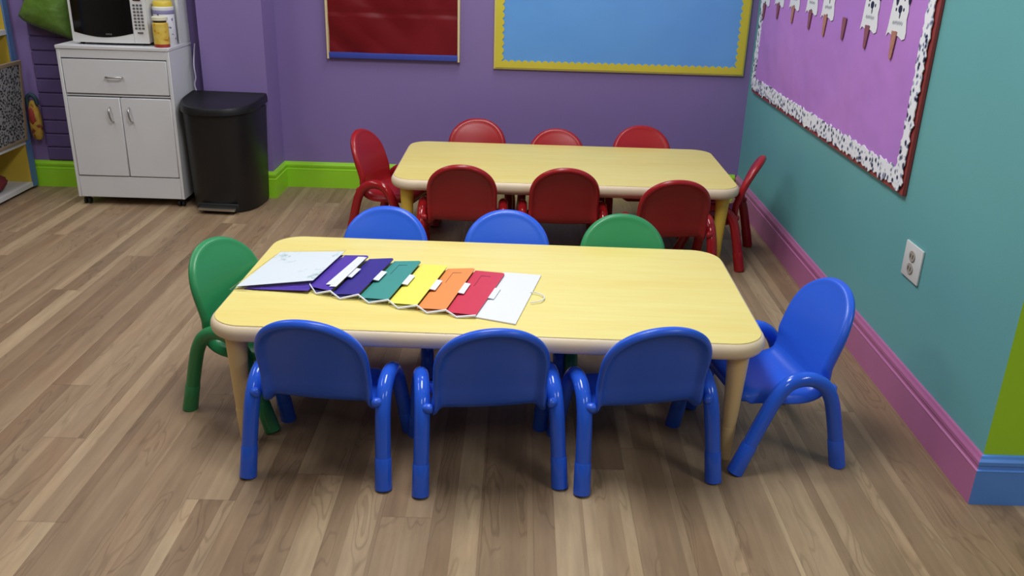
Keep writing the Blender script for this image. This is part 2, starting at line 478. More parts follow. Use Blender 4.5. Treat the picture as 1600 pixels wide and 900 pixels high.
def chair(c, x, y, deg, label, group):
    if c in protos: o = copy_tree(protos[c])
    else: o = protos[c] = make_chair(M[c], M[c+'_gloss'])
    o.location = (x, y, 0); o.rotation_euler = (0, 0, math.radians(deg))
    tag(o, label, 'chair', group); return o
# (x, y) is the point between the rear feet; 0 deg faces +Y (away from the camera)
G1, G2 = 'chairs around the front table', 'red chairs around the back table'
chair('blue', -.516, 1.997, -6, 'blue plastic childrens chair at front table near side, leftmost of three', G1)
chair('blue', -.046, 1.983, 9, 'blue plastic childrens chair at front table near side, middle of three', G1)
chair('blue', .378, 2.023, 12, 'blue plastic childrens chair at front table near side, rightmost of three', G1)
chair('blue', -.450, 2.925, 177, 'blue plastic childrens chair across front table, only its rounded top showing, left one', G1)
chair('blue', -.032, 2.925, 181, 'blue plastic childrens chair across front table, only its rounded top showing, middle one', G1)
chair('green', .368, 2.920, 182, 'green plastic childrens chair across front table beside the two blue tops', G1)
chair('green', -.910, 2.540, -112.5, 'green plastic childrens chair standing at left end of front table', G1)
chair('blue', .900, 2.347, 100.2, 'blue plastic childrens chair at right end of front table near pink baseboard', G1)
chair('red', -.236, 3.605, 0, 'red plastic childrens chair at back table near side, leftmost of three', G2)
chair('red', .200, 3.605, 1, 'red plastic childrens chair at back table near side, middle of three', G2)
chair('red', .645, 3.465, 4, 'red plastic childrens chair at back table near side, rightmost, pulled out', G2)
chair('red', -.215, 4.54, 178, 'red plastic childrens chair behind back table against purple wall, leftmost top', G2)
chair('red', .192, 4.475, 180, 'red plastic childrens chair behind back table, middle and lowest top of three', G2).scale = (.95, .95, .945)
chair('red', .624, 4.485, 182, 'red plastic childrens chair behind back table, rightmost top, below blue board', G2)
chair('red', -.745, 4.20, -106, 'red plastic childrens chair at left end of back table by lime baseboard', G2)
chair('red', 1.066, 3.91, 71.3, 'red plastic childrens chair at right end of back table seen edge-on by teal wall', G2)

# ------------------------------------------------------------------ tables
def make_table(loc, rz, legmat, label):
    root = empty('activity_table', loc, rz)
    w, d, zt, th = .762, .387, .3888, .048
    bm = bmesh.new(); loops = []
    R = .105
    r = .019
    for k in range(9):                       # bullnose edge from underside to the top
        a = -PI/2+PI*k/8
        ins = r*(1-math.cos(a)); z = zt-th/2+(th/2)*math.sin(a)
        loops.append([(x, y, z) for x, y in rrect(w-ins, d-ins, R-ins, 12)])
    stack(bm, loops); mobj('table_edge', bm, M['edge'], root, angle=50)
    bm = bmesh.new(); ins = .013
    stack(bm, [[(x, y, z) for x, y in rrect(w-i, d-i, R-i, 12)] for i, z in ((ins, zt-.004), (ins, zt+.0004), (ins+.0012, zt+.0012))])
    mobj('tabletop', bm, M['laminate'], root, angle=30)
    for sx in (-1, 1):
        for sy in (-1, 1):
            x, y = sx*.690, sy*.312
            bm = bmesh.new(); lathe(bm, [(.024, .345), (.0305, .343), (.0305, .336), (.0185, .104)], 24, (x, y, 0)); L = mobj('leg', bm, legmat, root)
            bm = bmesh.new(); lathe(bm, [(.0195, .106), (.0198, .103), (.0140, .008), (.012, .0)], 24, (x, y, 0)); mobj('leg_extension', bm, legmat, L)
    bm = bmesh.new()
    for sy in (-1, 1): box(bm, (-.60, sy*.30-.012, .317), (.60, sy*.30+.012, .3415), .002, 1)
    for sx in (-1, 1): box(bm, (sx*.62-.012, -.25, .317), (sx*.62+.012, .25, .3415), .002, 1)
    mobj('underframe', bm, M['edge'], root)
    tag(root, label, 'table', 'yellow activity tables'); return root
make_table((-.0685, 2.5061, 0), -.0128, M['leg_a'], 'low yellow rectangular childrens table in front with open rainbow folder on it')
make_table((.2073, 4.059, 0), -.0023, M['leg_b'], 'low yellow rectangular childrens table at back, bare top, ringed by red chairs')
ZT = .3901

# ------------------------------------------------------------------ accordion folder on the front table
root = empty('accordion_folder', (-.36, 2.48, ZT))
def P(x, y, z): return Vector((x+.36, y-2.48, z-ZT))
FR = [(-.600, 2.405), (-.531, 2.362), (-.447, 2.344), (-.357, 2.312), (-.272, 2.281), (-.189, 2.259), (-.104, 2.237)]   # ridge fronts
BK = [(-.550, 2.680), (-.468, 2.666), (-.386, 2.652), (-.297, 2.634), (-.211, 2.600), (-.124, 2.592), (-.030, 2.566)]   # ridge backs
ZRS = [ZT+z for z in (.018, .016, .015, .015, .014, .012, .008)]; ZV = ZT+.002
cols = ['f_purple', 'f_navy', 'f_teal', 'f_yellow', 'f_orange', 'f_red']
def slab(quad, th=.0016, rc=0.0):
    bm = bmesh.new(); q = [Vector(p) for p in quad]
    nrm = (q[1]-q[0]).cross(q[3]-q[0]).normalized()
    if nrm.z < 0: nrm = -nrm
    if rc:
        out = []
        for i in range(4):
            a, b, c = q[i-1], q[i], q[(i+1) % 4]
            if i in (2,):
                u = (a-b).normalized(); v = (c-b).normalized()
                for t in [k/5 for k in range(6)]: out.append((b+u*rc)*(1-t)**2+b*2*t*(1-t)+(b+v*rc)*t*t)
            else: out.append(b)
        q = out
    return stack(bm, [[p for p in q], [p+nrm*th for p in q]])
def lerp(a, b, t): return (a[0]+(b[0]-a[0])*t, a[1]+(b[1]-a[1])*t)
for i in range(6):
    f0, f1, b0, b1 = FR[i], FR[i+1], BK[i], BK[i+1]
    zl = ZT+.005 if i else ZT+.010; ZR = ZRS[i+1]
    pk = mobj('pocket', slab([P(*f0, zl), P(*f1, ZR), P(*b1, ZR+.001), P(*b0, zl)], .0014, .014), M[cols[i]], root, smooth=False)
    pk['label'] = cols[i][2:]+' pocket'
    e = lambda t: lerp(f1, b1, t)
    ou = Vector((1, -.12, 0))
    a, b = e(.38), e(.62)
    q = [P(*a, ZR+.0005), P(*a, ZR-.002)+ou*.017, P(*b, ZR-.002)+ou*.017, P(*b, ZR+.0005)]
    mobj('tab', slab(q, .0022), M['white'], pk, smooth=False)
    if i in (2, 4, 5):
        for t0, t1, s0, s1 in ((.62, .88, .30, .32), (.87, .885, .30, .62)):
            def pp(s, t):
                fz = lerp(f0, f1, s); bz = lerp(b0, b1, s); p = lerp(fz, bz, t); return P(*p, zl+(ZR-zl)*s+.0016)
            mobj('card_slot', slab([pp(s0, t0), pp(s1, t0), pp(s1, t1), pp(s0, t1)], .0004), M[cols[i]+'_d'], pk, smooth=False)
# white pleated gusset along the near edge
bm = bmesh.new()
zz = []
for i in range(7):
    zz.append((FR[i][0], FR[i][1], ZRS[i]))
    if i < 6: m = lerp(FR[i], FR[i+1], .42); zz.append((m[0]-.004, m[1]-.014, ZV))
prev = None
for x, y, z in zz:
    r = [bm.verts.new(P(x, y+dy, z+dz)) for dy, dz in ((-.006, -.0012), (-.006, .0028), (.0008, .0028), (.0008, -.0012))]
    if prev:
        for k in range(4): bm.faces.new((prev[k], prev[(k+1) % 4], r[(k+1) % 4], r[k]))
    else: bm.faces.new(r[::-1])
    prev = r
bm.faces.new(prev)
mobj('gusset', bm, M['white'], root, smooth=False)
# pleat walls in darkened pocket colours, fold shade painted in, behind the white edge
for i in range(6):
    m = lerp(FR[i], FR[i+1], .42); ZR = ZRS[i+1]
    bm = bmesh.new()
    A = [P(FR[i][0]+.004, FR[i][1]+.002, ZV+.0008), P(m[0]-.004, m[1]-.010, ZV), P(FR[i+1][0]-.002, FR[i+1][1]+.002, ZR-.003)]
    m2 = lerp(BK[i], BK[i+1], .42)
    Bk = [P(BK[i][0]+.004, BK[i][1], ZV+.0008), P(*m2, ZV), P(BK[i+1][0]-.002, BK[i+1][1], ZR-.003)]
    stack(bm, [[A[0], A[1], A[2]], [Bk[0], Bk[1], Bk[2]]])
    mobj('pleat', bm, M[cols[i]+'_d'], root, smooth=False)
# purple front leaf under the clear sleeve, sleeve with printed sheet, white back cover with loop
mobj('leaf', slab([P(-.79, 2.392, ZT+.001), P(-.598, 2.372, ZT+.010), P(-.553, 2.676, ZT+.012), P(-.72, 2.68, ZT+.001)], .0014), M['f_purple'], root, smooth=False)
mobj('clear_sleeve', slab([P(-.826, 2.372, ZT+.0065), P(-.602, 2.392, ZT+.0205), P(-.548, 2.705, ZT+.0205), P(-.764, 2.712, ZT+.0065)], .0012), M['clear'], root, smooth=False)
c = mobj('back_cover', slab([P(-.115, 2.240, ZT+.001), P(.006, 2.197, ZT+.001), P(.082, 2.574, ZT+.001), P(-.035, 2.590, ZT+.001)], .0035), M['white'], root, smooth=False)
bm = bmesh.new(); tube(bm, catmull([P(.047, 2.425, ZT+.006), P(.070, 2.418, ZT+.007), P(.088, 2.394, ZT+.006), P(.078, 2.362, ZT+.006), P(.046, 2.346, ZT+.006)], 8), .0018, 8)
mobj('elastic_loop', bm, M['white'], root)
tag(root, 'open rainbow accordion folder of purple, teal, yellow, orange and red pockets on front table', 'folder')
o = mobj('printed_sheet', slab([(-.20, -.165, .009), (.018, -.165+.035, .0217), (.062, .13, .0217), (-.148, .142, .009)], .0008), M['print'], smooth=False, loc=(-.613, 2.555, ZT))
tag(o, 'white printed sheet on the clear flap at left end of rainbow folder', 'paper')
for k, (dx, dy, L) in enumerate(((0, 0, 1), (.013, -.016, .9))):
    a0 = Vector((-.553+dx, 2.405+dy, ZT+.0185+k*.0005)); a1 = Vector((-.500+dx*.6, 2.645+dy*.3, ZT+.0200+k*.0005)); s = Vector((.021, -.004, .0015))
    c = (a0+a1)/2
    o = mobj('paper_slip', slab([a0-c, a0+s-c, a1+s-c, a1-c], .0006), M['white'], smooth=False, loc=c)
    tag(o, ('narrow white paper slip in purple folder pocket, the upper left one', 'narrow white paper slip in purple folder pocket, the one nearer the navy pocket')[k], 'paper', 'paper slips in the purple pocket')

# ------------------------------------------------------------------ white cabinet, microwave, jars
cx0, cx1, cyf, cyb, cz0, cz1 = -2.282, -1.728, 4.425, 4.735, .045, .812
root = empty('microwave_cabinet', ((cx0+cx1)/2, (cyf+cyb)/2, 0)); oc = root.location.copy()
def B(lo, hi, bev=.002, seg=1): return bx(Vector(lo)-oc, Vector(hi)-oc, bev, seg)
t_ = .016
mobj('side_panel', B((cx0, cyf, cz0), (cx0+t_, cyb, cz1-.018)), M['white_lam'], root)
mobj('side_panel', B((cx1-t_, cyf, cz0), (cx1, cyb, cz1-.018)), M['white_lam'], root)
mobj('back_panel', B((cx0+t_, cyb-.008, cz0), (cx1-t_, cyb, cz1-.018)), M['white_lam'], root)
mobj('bottom_panel', B((cx0+t_, cyf+.004, cz0), (cx1-t_, cyb-.008, cz0+.11)), M['white_lam'], root)
mobj('top_panel', B((cx0-.003, cyf-.004, cz1-.018), (cx1+.003, cyb, cz1), .003), M['white_lam'], root)
mobj('top_rail', B((cx0+t_, cyf+.001, .752), (cx1-t_, cyf+.02, cz1-.018)), M['white_lam'], root)
mobj('middle_rail', B((cx0+t_, cyf+.010, .566), (cx1-t_, cyf+.03, .575)), M['white_lam'], root)
mobj('inside_shadow_board', B((cx0+t_, cyf+.03, cz0+.112), (cx1-t_, cyf+.034, .751)), M['gap'], root).name = 'gap_shade_board'  # dark sheet added as the shade seen in the door and drawer gaps
dr = mobj('drawer', B((cx0+t_+.003, cyf+.0005, .580), (cx1-t_-.003, cyf+.028, .747), .003), M['white_lam'], root)
bm = bmesh.new(); hx = (cx0+cx1)/2-.005
tube(bm, catmull([Vector((hx-.038, cyf+.004, .664))-oc, Vector((hx-.034, cyf-.018, .664))-oc, Vector((hx+.034, cyf-.018, .664))-oc, Vector((hx+.038, cyf+.004, .664))-oc], 6), .0045, 10)
h = mobj('drawer_handle', bm, M['metal'], dr)
xm = -2.000
for a, b, hx in ((cx0+t_+.002, xm-.002, xm-.045), (xm+.002, cx1-t_-.002, xm+.052)):
    d = mobj('door', B((a, cyf+.0005, cz0+.115), (b, cyf+.026, .561), .003), M['white_lam'], root)
    bm = bmesh.new()
    tube(bm, catmull([Vector((hx-.010, cyf+.004, .515))-oc, Vector((hx-.008, cyf-.018, .505))-oc, Vector((hx-.006, cyf-.024, .478))-oc, Vector((hx-.002, cyf-.018, .450))-oc, Vector((hx, cyf+.004, .440))-oc], 6), .0045, 10)
    mobj('door_handle', bm, M['metal'], d)
for hxx in (cx0, cx1-t_):
    mobj('hutch_side', B((hxx, 4.615, cz1), (hxx+t_, cyb, 1.30)), M['white_lam'], root)
mobj('hutch_back', B((cx0+t_, cyb-.008, cz1), (cx1-t_, cyb, 1.30)), M['white_lam'], root)
mobj('hutch_shelf', B((cx0+t_, 4.615, 1.284), (cx1-t_, cyb-.008, 1.30)), M['white_lam'], root)
for x in (cx0+.03, cx1-.03):
    for y in (cyf+.035, cyb-.035):
        bm = bmesh.new(); box(bm, Vector((x-.010, y-.010, .028))-oc, Vector((x+.010, y+.010, cz0))-oc)
        for s in (-1, 1):
            r = bmesh.ops.create_cone(bm, cap_ends=True, segments=18, radius1=.017, radius2=.017, depth=.010, matrix=Matrix.Translation(Vector((x+s*.011, y, .0172))-oc) @ Matrix.Rotation(PI/2, 4, 'Y'))
        mobj('caster', bm, M['black_rubber'], root)
tag(root, 'white microwave cabinet on casters with one drawer and two doors against purple wall', 'cabinet')

mx0, mx1, my0, my1, mz0, mz1 = -2.214, -1.835, 4.462, 4.60, .824, 1.090
my1 = 4.715
root = empty('microwave_oven', ((mx0+mx1)/2, (my0+my1)/2, cz1)); oc = root.location.copy()
mobj('body', B((mx0+.004, my0+.022, mz0), (mx1-.004, my1, mz1), .006, 2), M['mw_white'], root)
# bowed front: fascia with lower lip and black window that curves down in the middle
def bow(x): 
    u = (x-(mx0+mx1)/2)/((mx1-mx0)/2); return my0+.014*u*u
def strip(poly_lo, poly_hi, d0, d1, n=24, x0=mx0, x1=mx1):
    bm = bmesh.new(); rows = []
    for k in range(n+1):
        x = x0+(x1-x0)*k/n; lo, hi = poly_lo(x), poly_hi(x); y = bow(x)
        rows.append([bm.verts.new(Vector(p)-oc) for p in ((x, y+d0, lo), (x, y+d0, hi), (x, my0+d1, hi), (x, my0+d1, lo))])
    for a, b in zip(rows, rows[1:]):
        for k in range(4): bm.faces.new((a[k], a[(k+1) % 4], b[(k+1) % 4], b[k]))
    bm.faces.new(rows[0]); bm.faces.new(rows[-1][::-1]); return bm
dx1 = mx0+(mx1-mx0)*.815
mobj('control_panel', strip(lambda x: mz0, lambda x: mz1, 0, .026, 8, dx1+.0012, mx1), M['mw_white'], root)
door = mobj('door', strip(lambda x: mz0, lambda x: mz1, 0, .026, 20, mx0, dx1), M['mw_white'], root)
def wl(x): u = (x-(mx0+.016))/(dx1-mx0-.016); return mz0+.052-.026*math.sin(PI*min(max(u*.9+.05, 0), 1))
mobj('door_window', strip(wl, lambda x: mz1-.02, -.0015, .010, 20, mx0+.014, dx1-.001), M['mw_glass'], door)
bm = bmesh.new(); hx = (mx0+dx1)/2+.02
for k, (a, b) in enumerate(((0, .006), (.008, .014), (.016, .021), (.023, .029))):
    box(bm, Vector((hx+a, bow(hx)-.003, mz0+.038))-oc, Vector((hx+b, bow(hx)-.001, mz0+.045))-oc)
mobj('badge', bm, M['key'], door, smooth=False)
px0 = dx1+.010; 
bm = bmesh.new()
for r in range(8):
    for c in range(3):
        x = px0+c*.0165; z = mz1-.090-r*.0155
        box(bm, Vector((x, bow(x)-.003, z))-oc, Vector((x+.011, bow(x)+.004, z+.009))-oc, .001, 1)
box(bm, Vector((px0+.010, bow(px0)-.003, mz0+.048))-oc, Vector((px0+.036, bow(px0)+.004, mz0+.055))-oc, .001, 1)
mobj('keypad', bm, M['key'], root)
bm = bmesh.new(); box(bm, Vector((px0+.004, bow(px0)-.003, mz1-.064))-oc, Vector((px0+.040, bow(px0)+.004, mz1-.026))-oc, .001, 1)
mobj('display', bm, M['display'], root)
for x in (mx0+.03, mx1-.03):
    for y in (my0+.05, my1-.04):
        bm = bmesh.new(); lathe(bm, [(.010, cz1), (.012, mz0+.002)], 14, Vector((x, y, 0))-oc); mobj('foot', bm, M['black_rubber'], root)
tag(root, 'white microwave oven with black window on top of white cabinet', 'microwave')

bz = cz1
root = empty('formula_tub', (-1.782, 4.555, bz))
R0 = .050
bm = bmesh.new(); lathe(bm, [(R0-.003, 0), (R0, .004), (R0, .150), (R0-.002, .153)], 32); mobj('tub', bm, M['tub_label'], root)
bm = bmesh.new(); lathe(bm, [(R0+.001, .150), (R0+.0012, .151), (R0+.0012, .166), (R0, .168)], 32); mobj('band', bm, M['band'], root)
bm = bmesh.new(); lathe(bm, [(R0-.001, .166), (R0+.001, .170), (R0+.001, .182), (R0-.006, .186)], 32); mobj('rim', bm, M['card_white'], root)
bm = bmesh.new(); lathe(bm, [(R0-.006, .183), (R0-.004, .185), (R0-.004, .206), (R0-.008, .211)], 32); mobj('lid', bm, M['lid_yellow'], root)
tag(root, 'large white tub with yellow lid beside microwave on white cabinet', 'tub')
root = empty('food_jar', (-1.768, 4.462, bz))
R0 = .0365
bm = bmesh.new(); lathe(bm, [(R0-.003, 0), (R0, .003), (R0, .018)], 28); mobj('base', bm, M['red_base'], root)
bm = bmesh.new(); lathe(bm, [(R0+.0006, .016), (R0+.0006, .112), (R0-.004, .117)], 28); mobj('body', bm, M['jar_label'], root)
bm = bmesh.new(); lathe(bm, [(R0-.006, .114), (R0-.006, .128)], 28); mobj('neck', bm, M['amber'], root)
bm = bmesh.new(); lathe(bm, [(R0-.002, .126), (R0+.001, .128), (R0+.001, .142), (R0-.004, .145)], 28); mobj('lid', bm, M['lid_white'], root)
tag(root, 'small yellow jar with cream lid and red base in front of white tub', 'jar')
bm = bmesh.new(); ang = Vector((-1.702, 4.716, .70))
tube(bm, [Vector(p)-ang for p in catmull([(-1.707, 4.735, .80), (-1.702, 4.70, .76), (-1.690, 4.645, .70), (-1.686, 4.642, .64), (-1.695, 4.642, .60), (-1.680, 4.642, .54)], 8)], .0035, 8)
o = mobj('power_cord', bm, M['cord'], loc=ang); tag(o, 'thin white cord hanging down purple wall behind the white cabinet', 'cord')

# ------------------------------------------------------------------ black pedal bin
root = empty('pedal_bin', (-1.524, 4.49, 0), math.radians(-3))
def dshape(w, yb_, yf, n=26, p=2.6):
    out = [(w, yb_)]
    out += []
    ym = yb_-.07
    for k in range(n+1):
        a = PI*k/n
        cx = math.copysign(abs(math.cos(a))**(2/p), math.cos(a)); sx = abs(math.sin(a))**(2/p)
        out.append((w*cx, ym-(ym-yf)*sx))
    out.append((-w, yb_)); return out
def dl(w, yb_, yf, z, dz=0): return [(x, y, z+dz*(y-yf)/(yb_-yf)) for x, y in dshape(w, yb_, yf)]
bm = bmesh.new()
stack(bm, [dl(.168, .135, -.135, .004), dl(.173, .138, -.138, .012), dl(.193, .142, -.150, .515)])
mobj('bin_body', bm, M['black'], root, angle=50)
bm = bmesh.new()
stack(bm, [dl(.194, .146, -.158, .500, .024), dl(.200, .150, -.166, .505, .024), dl(.200, .150, -.166, .524, .03), dl(.196, .148, -.160, .538, .034), dl(.188, .140, -.145, .541, .034), dl(.18, .135, -.135, .536, .034)])
mobj('lid', bm, M['black'], root, angle=50)
mobj('pedal', bx((-.095, -.172, .020), (.095, -.120, .036), .004, 2), M['metal'], root)
bm = bx((-.105, -.1435, .008), (.105, -.132, .052), .003, 1); mobj('pedal_recess', bm, M['black_rubber'], root)
mobj('hinge', bx((-.12, .140, .50), (.12, .158, .572), .006, 2), M['black'], root)
tag(root, 'black plastic pedal bin with silver pedal beside white cabinet', 'trash can')

# ------------------------------------------------------------------ wall hangings: back wall
YW = YB+TH
# red vinyl banner
bm = bmesh.new(); nx, nz = 48, 70; x0, x1, z0, z1 = -1.044, -.340, .733, 1.62
from mathutils import noise as NZ
V = []
for j in range(nz+1):
    row = []
    for i in range(nx+1):
        x = x0+(x1-x0)*i/nx; z = z0+(z1-z0)*j/nz
        u = (x*.8+z*.9)
        d = .010*NZ.noise(Vector((x*3+z*1.5, z*2.2, 3)))+.012*NZ.noise(Vector(((x+z*1.3)*7, (x-z)*1.2, 7)))
        if .955 < z < .985: d += .004
        row.append(bm.verts.new((x-x0, -.016+d, z-z0)))
    V.append(row)
for j in range(nz):
    for i in range(nx): bm.faces.new((V[j][i], V[j][i+1], V[j+1][i+1], V[j+1][i]))
ex = bmesh.ops.solidify(bm, geom=list(bm.faces), thickness=.002)
ban = mobj('wall_banner', bm, M['banner'], loc=(x0, YW, z0))
mobj('hem', bx((.004, -.030, -.004), (x1-x0-.004, -.004, .026), .004, 2), M['banner_blue'], ban)
for xx in (0, x1-x0): mobj('side_binding', bx((xx-.007, -.030, -.010), (xx+.007, -.004, z1-z0), .003, 1), M['pale_hem'], ban)
tag(ban, 'crinkled red vinyl pocket chart with blue bottom hem on purple wall', 'wall chart')
# blue paper board with scalloped yellow border
bx0, bx1, bz0, bz1 = -.152, 1.204, .694, 1.62
root = empty('bulletin_board', ((bx0+bx1)/2, YW, bz0)); oc = root.location.copy()
mobj('frame', bx(Vector((bx0, YW-.016, bz0))-oc, Vector((bx1, YW-.001, bz1))-oc, .003, 1), M['yellow_edge'], root)
mobj('paper', bx(Vector((bx0+.012, YW-.019, bz0+.012))-oc, Vector((bx1-.012, YW-.015, bz1-.012))-oc), M['blue_p'], root, smooth=False)
def scallop(L, wdt, amp, per):
    n = max(2, round(L/per)); p = [(0, 0), (L, 0)]
    top = []
    for k in range(n):
        for j in range(8):
            t = j/8; top.append((L*(k+t)/n, wdt+amp*abs(math.sin(PI*t))))
    top.append((L, wdt)); return p+top[::-1]
W_, H_ = bx1-bx0-.02, bz1-bz0-.02
for fn, L in ((lambda u, v, d: Vector((bx0+.01+u, YW-d, bz0+.01+v))-oc, W_), (lambda u, v, d: Vector((bx1-.01-u, YW-d, bz1-.01-v))-oc, W_)):
    mobj('border_strip', prism(bmesh.new(), scallop(L, .030, .011, .036), fn, .0185, .0215), M['yellow_p'], root, smooth=False)
for fn, L in ((lambda u, v, d: Vector((bx0+.01+v, YW-d, bz1-.01-u))-oc, H_), (lambda u, v, d: Vector((bx1-.01-v, YW-d, bz0+.01+u))-oc, H_)):
    mobj('border_strip', prism(bmesh.new(), scallop(L, .034, .011, .036), fn, .0187, .0225), M['yellow_p'], root, smooth=False)
tag(root, 'blue paper bulletin board with scalloped yellow border on purple wall', 'bulletin board')

# ------------------------------------------------------------------ purple board on the teal wall
XW = XR+TH
y0, y1, z0, z1 = 2.752, 4.785, .634, 1.60
root = empty('bulletin_board', (XW, (y0+y1)/2, z0)); oc = root.location.copy()
mobj('backing', bx(Vector((XW-.014, y0, z0))-oc, Vector((XW-.001, y1, z1))-oc, .002, 1), M['maroon'], root)
mobj('paper', bx(Vector((XW-.018, y0+.03, z0+.028))-oc, Vector((XW-.013, y1-.010, z1-.02))-oc), M['orchid'], root, smooth=False)
rnd = random.Random(9)
def jag(L, w, amp=.013, step=.013):
    n = int(L/step); a = []; b = []
    for k in range(n+1):
        u = L*k/n
        a.append((u, -amp*rnd.random()*(1.6 if rnd.random() < .2 else 1))); b.append((u, w+amp*(rnd.random()-.3)))
    return a+b[::-1]
mobj('spotted_border', prism(bmesh.new(), jag(y1-y0-.035, .050), lambda u, v, d: Vector((XW-d, y0+.02+u, z0+.026+v))-oc, .0175, .0205), M['spot'], root, smooth=False)
mobj('spotted_border', prism(bmesh.new(), jag(z1-z0-.04, .044), lambda u, v, d: Vector((XW-d, y0+.022+v, z0+.03+u))-oc, .0185, .0215), M['spot'], root, smooth=False)
mobj('spotted_border', prism(bmesh.new(), jag(z1-z0-.04, .050), lambda u, v, d: Vector((XW-d, y1-.004-v, z0+.03+u))-oc, .0185, .0215), M['spot'], root, smooth=False)
tag(root, 'orchid purple bulletin board with black and white spotted border on teal wall', 'bulletin board')
# cut-out cards and sticks pinned along the purple board
def ell(cx, cy, rx, ry, n=12, rot=0):
    out = []
    for k in range(n):
        a = 2*PI*k/n; u, v = rx*math.cos(a), ry*math.sin(a)
        out.append((cx+u*math.cos(rot)-v*math.sin(rot), cy+u*math.sin(rot)+v*math.cos(rot)))
    return out
# u grows toward the camera (right in the photograph), v is up from the card's lower edge
CARD = [(-.078, -.004), (-.060, .010), (-.030, .004), (0, .008), (.030, .004), (.058, -.004), (.078, .002), (.080, .020), (.068, .060), (.072, .085), (.062, .12), (.060, .20), (.045, .26), (0, .28), (-.045, .26), (-.062, .20), (-.060, .12), (-.066, .07), (-.070, .03)]
SPOTS = [ell(-.026, .130, .014, .034), ell(.006, .088, .016, .013), ell(.010, .070, .005, .012), ell(-.026, .085, .006, .006), ell(.034, .088, .006, .006), ell(.030, .125, .006, .012), ell(-.046, .165, .008, .012), ell(.020, .175, .012, .02), ell(-.01, .22, .014, .012), ell(.064, .155, .013, .050, 14, .08), ell(0, .012, .011, .007)]
def ring_poly():
    return None
cards = [(4.705, 1.078), (4.452, 1.092), (4.200, 1.096), (3.943, 1.098), (3.730, 1.095), (None, None), (3.268, 1.094), (3.022, 1.098)]
sticks = [(4.712, 1.075, .066), (4.457, 1.092, .06), (4.205, 1.098, .062), (3.945, 1.100, .066), (3.742, 1.098, .072), (3.515, 1.106, .070), (3.272, 1.100, .068), (3.028, 1.104, .078)]
pos = ['farthest from camera', 'second from the far end', 'third from the far end', 'fourth from the far end', 'fifth from far end, left of bare stick', '', 'just right of the bare stick', 'nearest the camera']
for i in range(8):
    y, z = cards[i]
    if y is not None:
        fn = lambda u, v, d: Vector((-d, -u, v))
        bm = bmesh.new(); prism(bm, CARD, fn, .0005, .0017)
        for q in SPOTS:
            k0 = len(bm.faces); prism(bm, q, fn, .0014, .0020); bm.faces.ensure_lookup_table()
            for fc in list(bm.faces)[k0:]: fc.material_index = 1
        r2 = random.Random(i); u = -.038
        while u < .036:
            wd = .004+.007*r2.random(); v = .038+.004*r2.random(); k0 = len(bm.faces)
            prism(bm, [(u, v), (u+wd*.4, v-.002), (u+wd, v+.006), (u+wd, v+.013), (u+wd*.5, v+.006), (u, v+.011)], fn, .0014, .0020); u += wd+.002
            for fc in list(bm.faces)[k0:]: fc.material_index = 2
        root = mobj('cutout_card', bm, [M['card_white'], M['navy'], M['grey_ink']], smooth=False, loc=(XW-.0195, y, z))
        tag(root, 'white spotted cut-out card on purple board, '+pos[i], 'card', 'spotted cards on the purple board')
    y, z, L = sticks[i]
    fn = lambda u, v, d: Vector((-d, -u, v))
    o = mobj('craft_stick', prism(bmesh.new(), [(-.021, .012), (-.019, -.01), (-.010, -L*.9), (-.004, -L), (.004, -L), (.010, -L*.9), (.019, -.01), (.021, .012)], fn, .0022, .0045), M['stick' if i in (2, 4, 7) else 'stick_b'], smooth=False, loc=(XW-.0195, y, z))
    tag(o, 'bare brown craft stick without a card on purple board' if y == 3.515 else 'tapered brown craft stick under the spotted card, '+pos[i].replace(', left of bare stick', ''), 'stick', 'craft sticks on the purple board')

# outlet
root = empty('wall_outlet', (XW, 2.612, .405)); 
mobj('cover_plate', bx((-.007, -.062, 0), (-.0005, .062, .112), .003, 2), M['outlet'], root)
for zc, yy in ((.036, 0), (.076, 0)):
    bm = bmesh.new(); prism(bm, [(a*.9, b) for a, b in ell(yy, zc, .022, .017, 18)], lambda u, v, d: Vector((-d, u, v)), .006, .0105)
    r = mobj('socket', bm, M['outlet_grey'], root, smooth=False)
    bm = bmesh.new()
    for dy in (-.008, .008): box(bm, (-.0115, yy+dy-.0018, zc-.006), (-.0100, yy+dy+.0018, zc+.006))
    mobj('slot', bm, M['gap'], r, smooth=False)
tag(root, 'white electrical outlet plate on teal wall above pink baseboard', 'outlet')

# ------------------------------------------------------------------ left edge: shelf unit, board, bags
sx = -2.66
root = empty('bookcase', (sx-.17, 4.25, 0)); oc = root.location.copy()
def B(lo, hi, bev=.002, seg=1): return bx(Vector(lo)-oc, Vector(hi)-oc, bev, seg)
mobj('end_panel', B((sx-.34, 4.690, .012), (sx-.004, 4.735, 1.25)), M['shelf_yellow'], root)
mobj('end_panel', B((sx-.34, 3.765, .012), (sx-.004, 3.81, 1.25)), M['shelf_yellow'], root)
mobj('edge_trim', B((sx-.0045, 4.688, .012), (sx+.004, 4.737, 1.25)), M['shelf_blue'], root)
mobj('edge_trim', B((sx-.0045, 3.763, .012), (sx+.004, 3.812, 1.25)), M['shelf_blue'], root)
mobj('back_panel', B((sx-.355, 3.765, .012), (sx-.34, 4.735, 1.25)), M['shelf_yellow'], root)
mobj('plinth', B((sx-.33, 3.77, .0), (sx-.02, 4.73, .013)), M['black_rubber'], root)
for z in (.014, .248, .82, 1.22):
    mobj('shelf_board', B((sx-.34, 3.81, z), (sx, 4.69, z+.026)), M['shelf_white'], root)
tag(root, 'yellow open bookcase with blue edge and white shelves at left edge of photo', 'bookcase')
root = empty('framed_board', (sx+.012, 4.36, .275))
mobj('panel', bx((-.006, -.32, .01), (.004, .315, .405)), M['speckle'], root, smooth=False)
bm = bmesh.new()
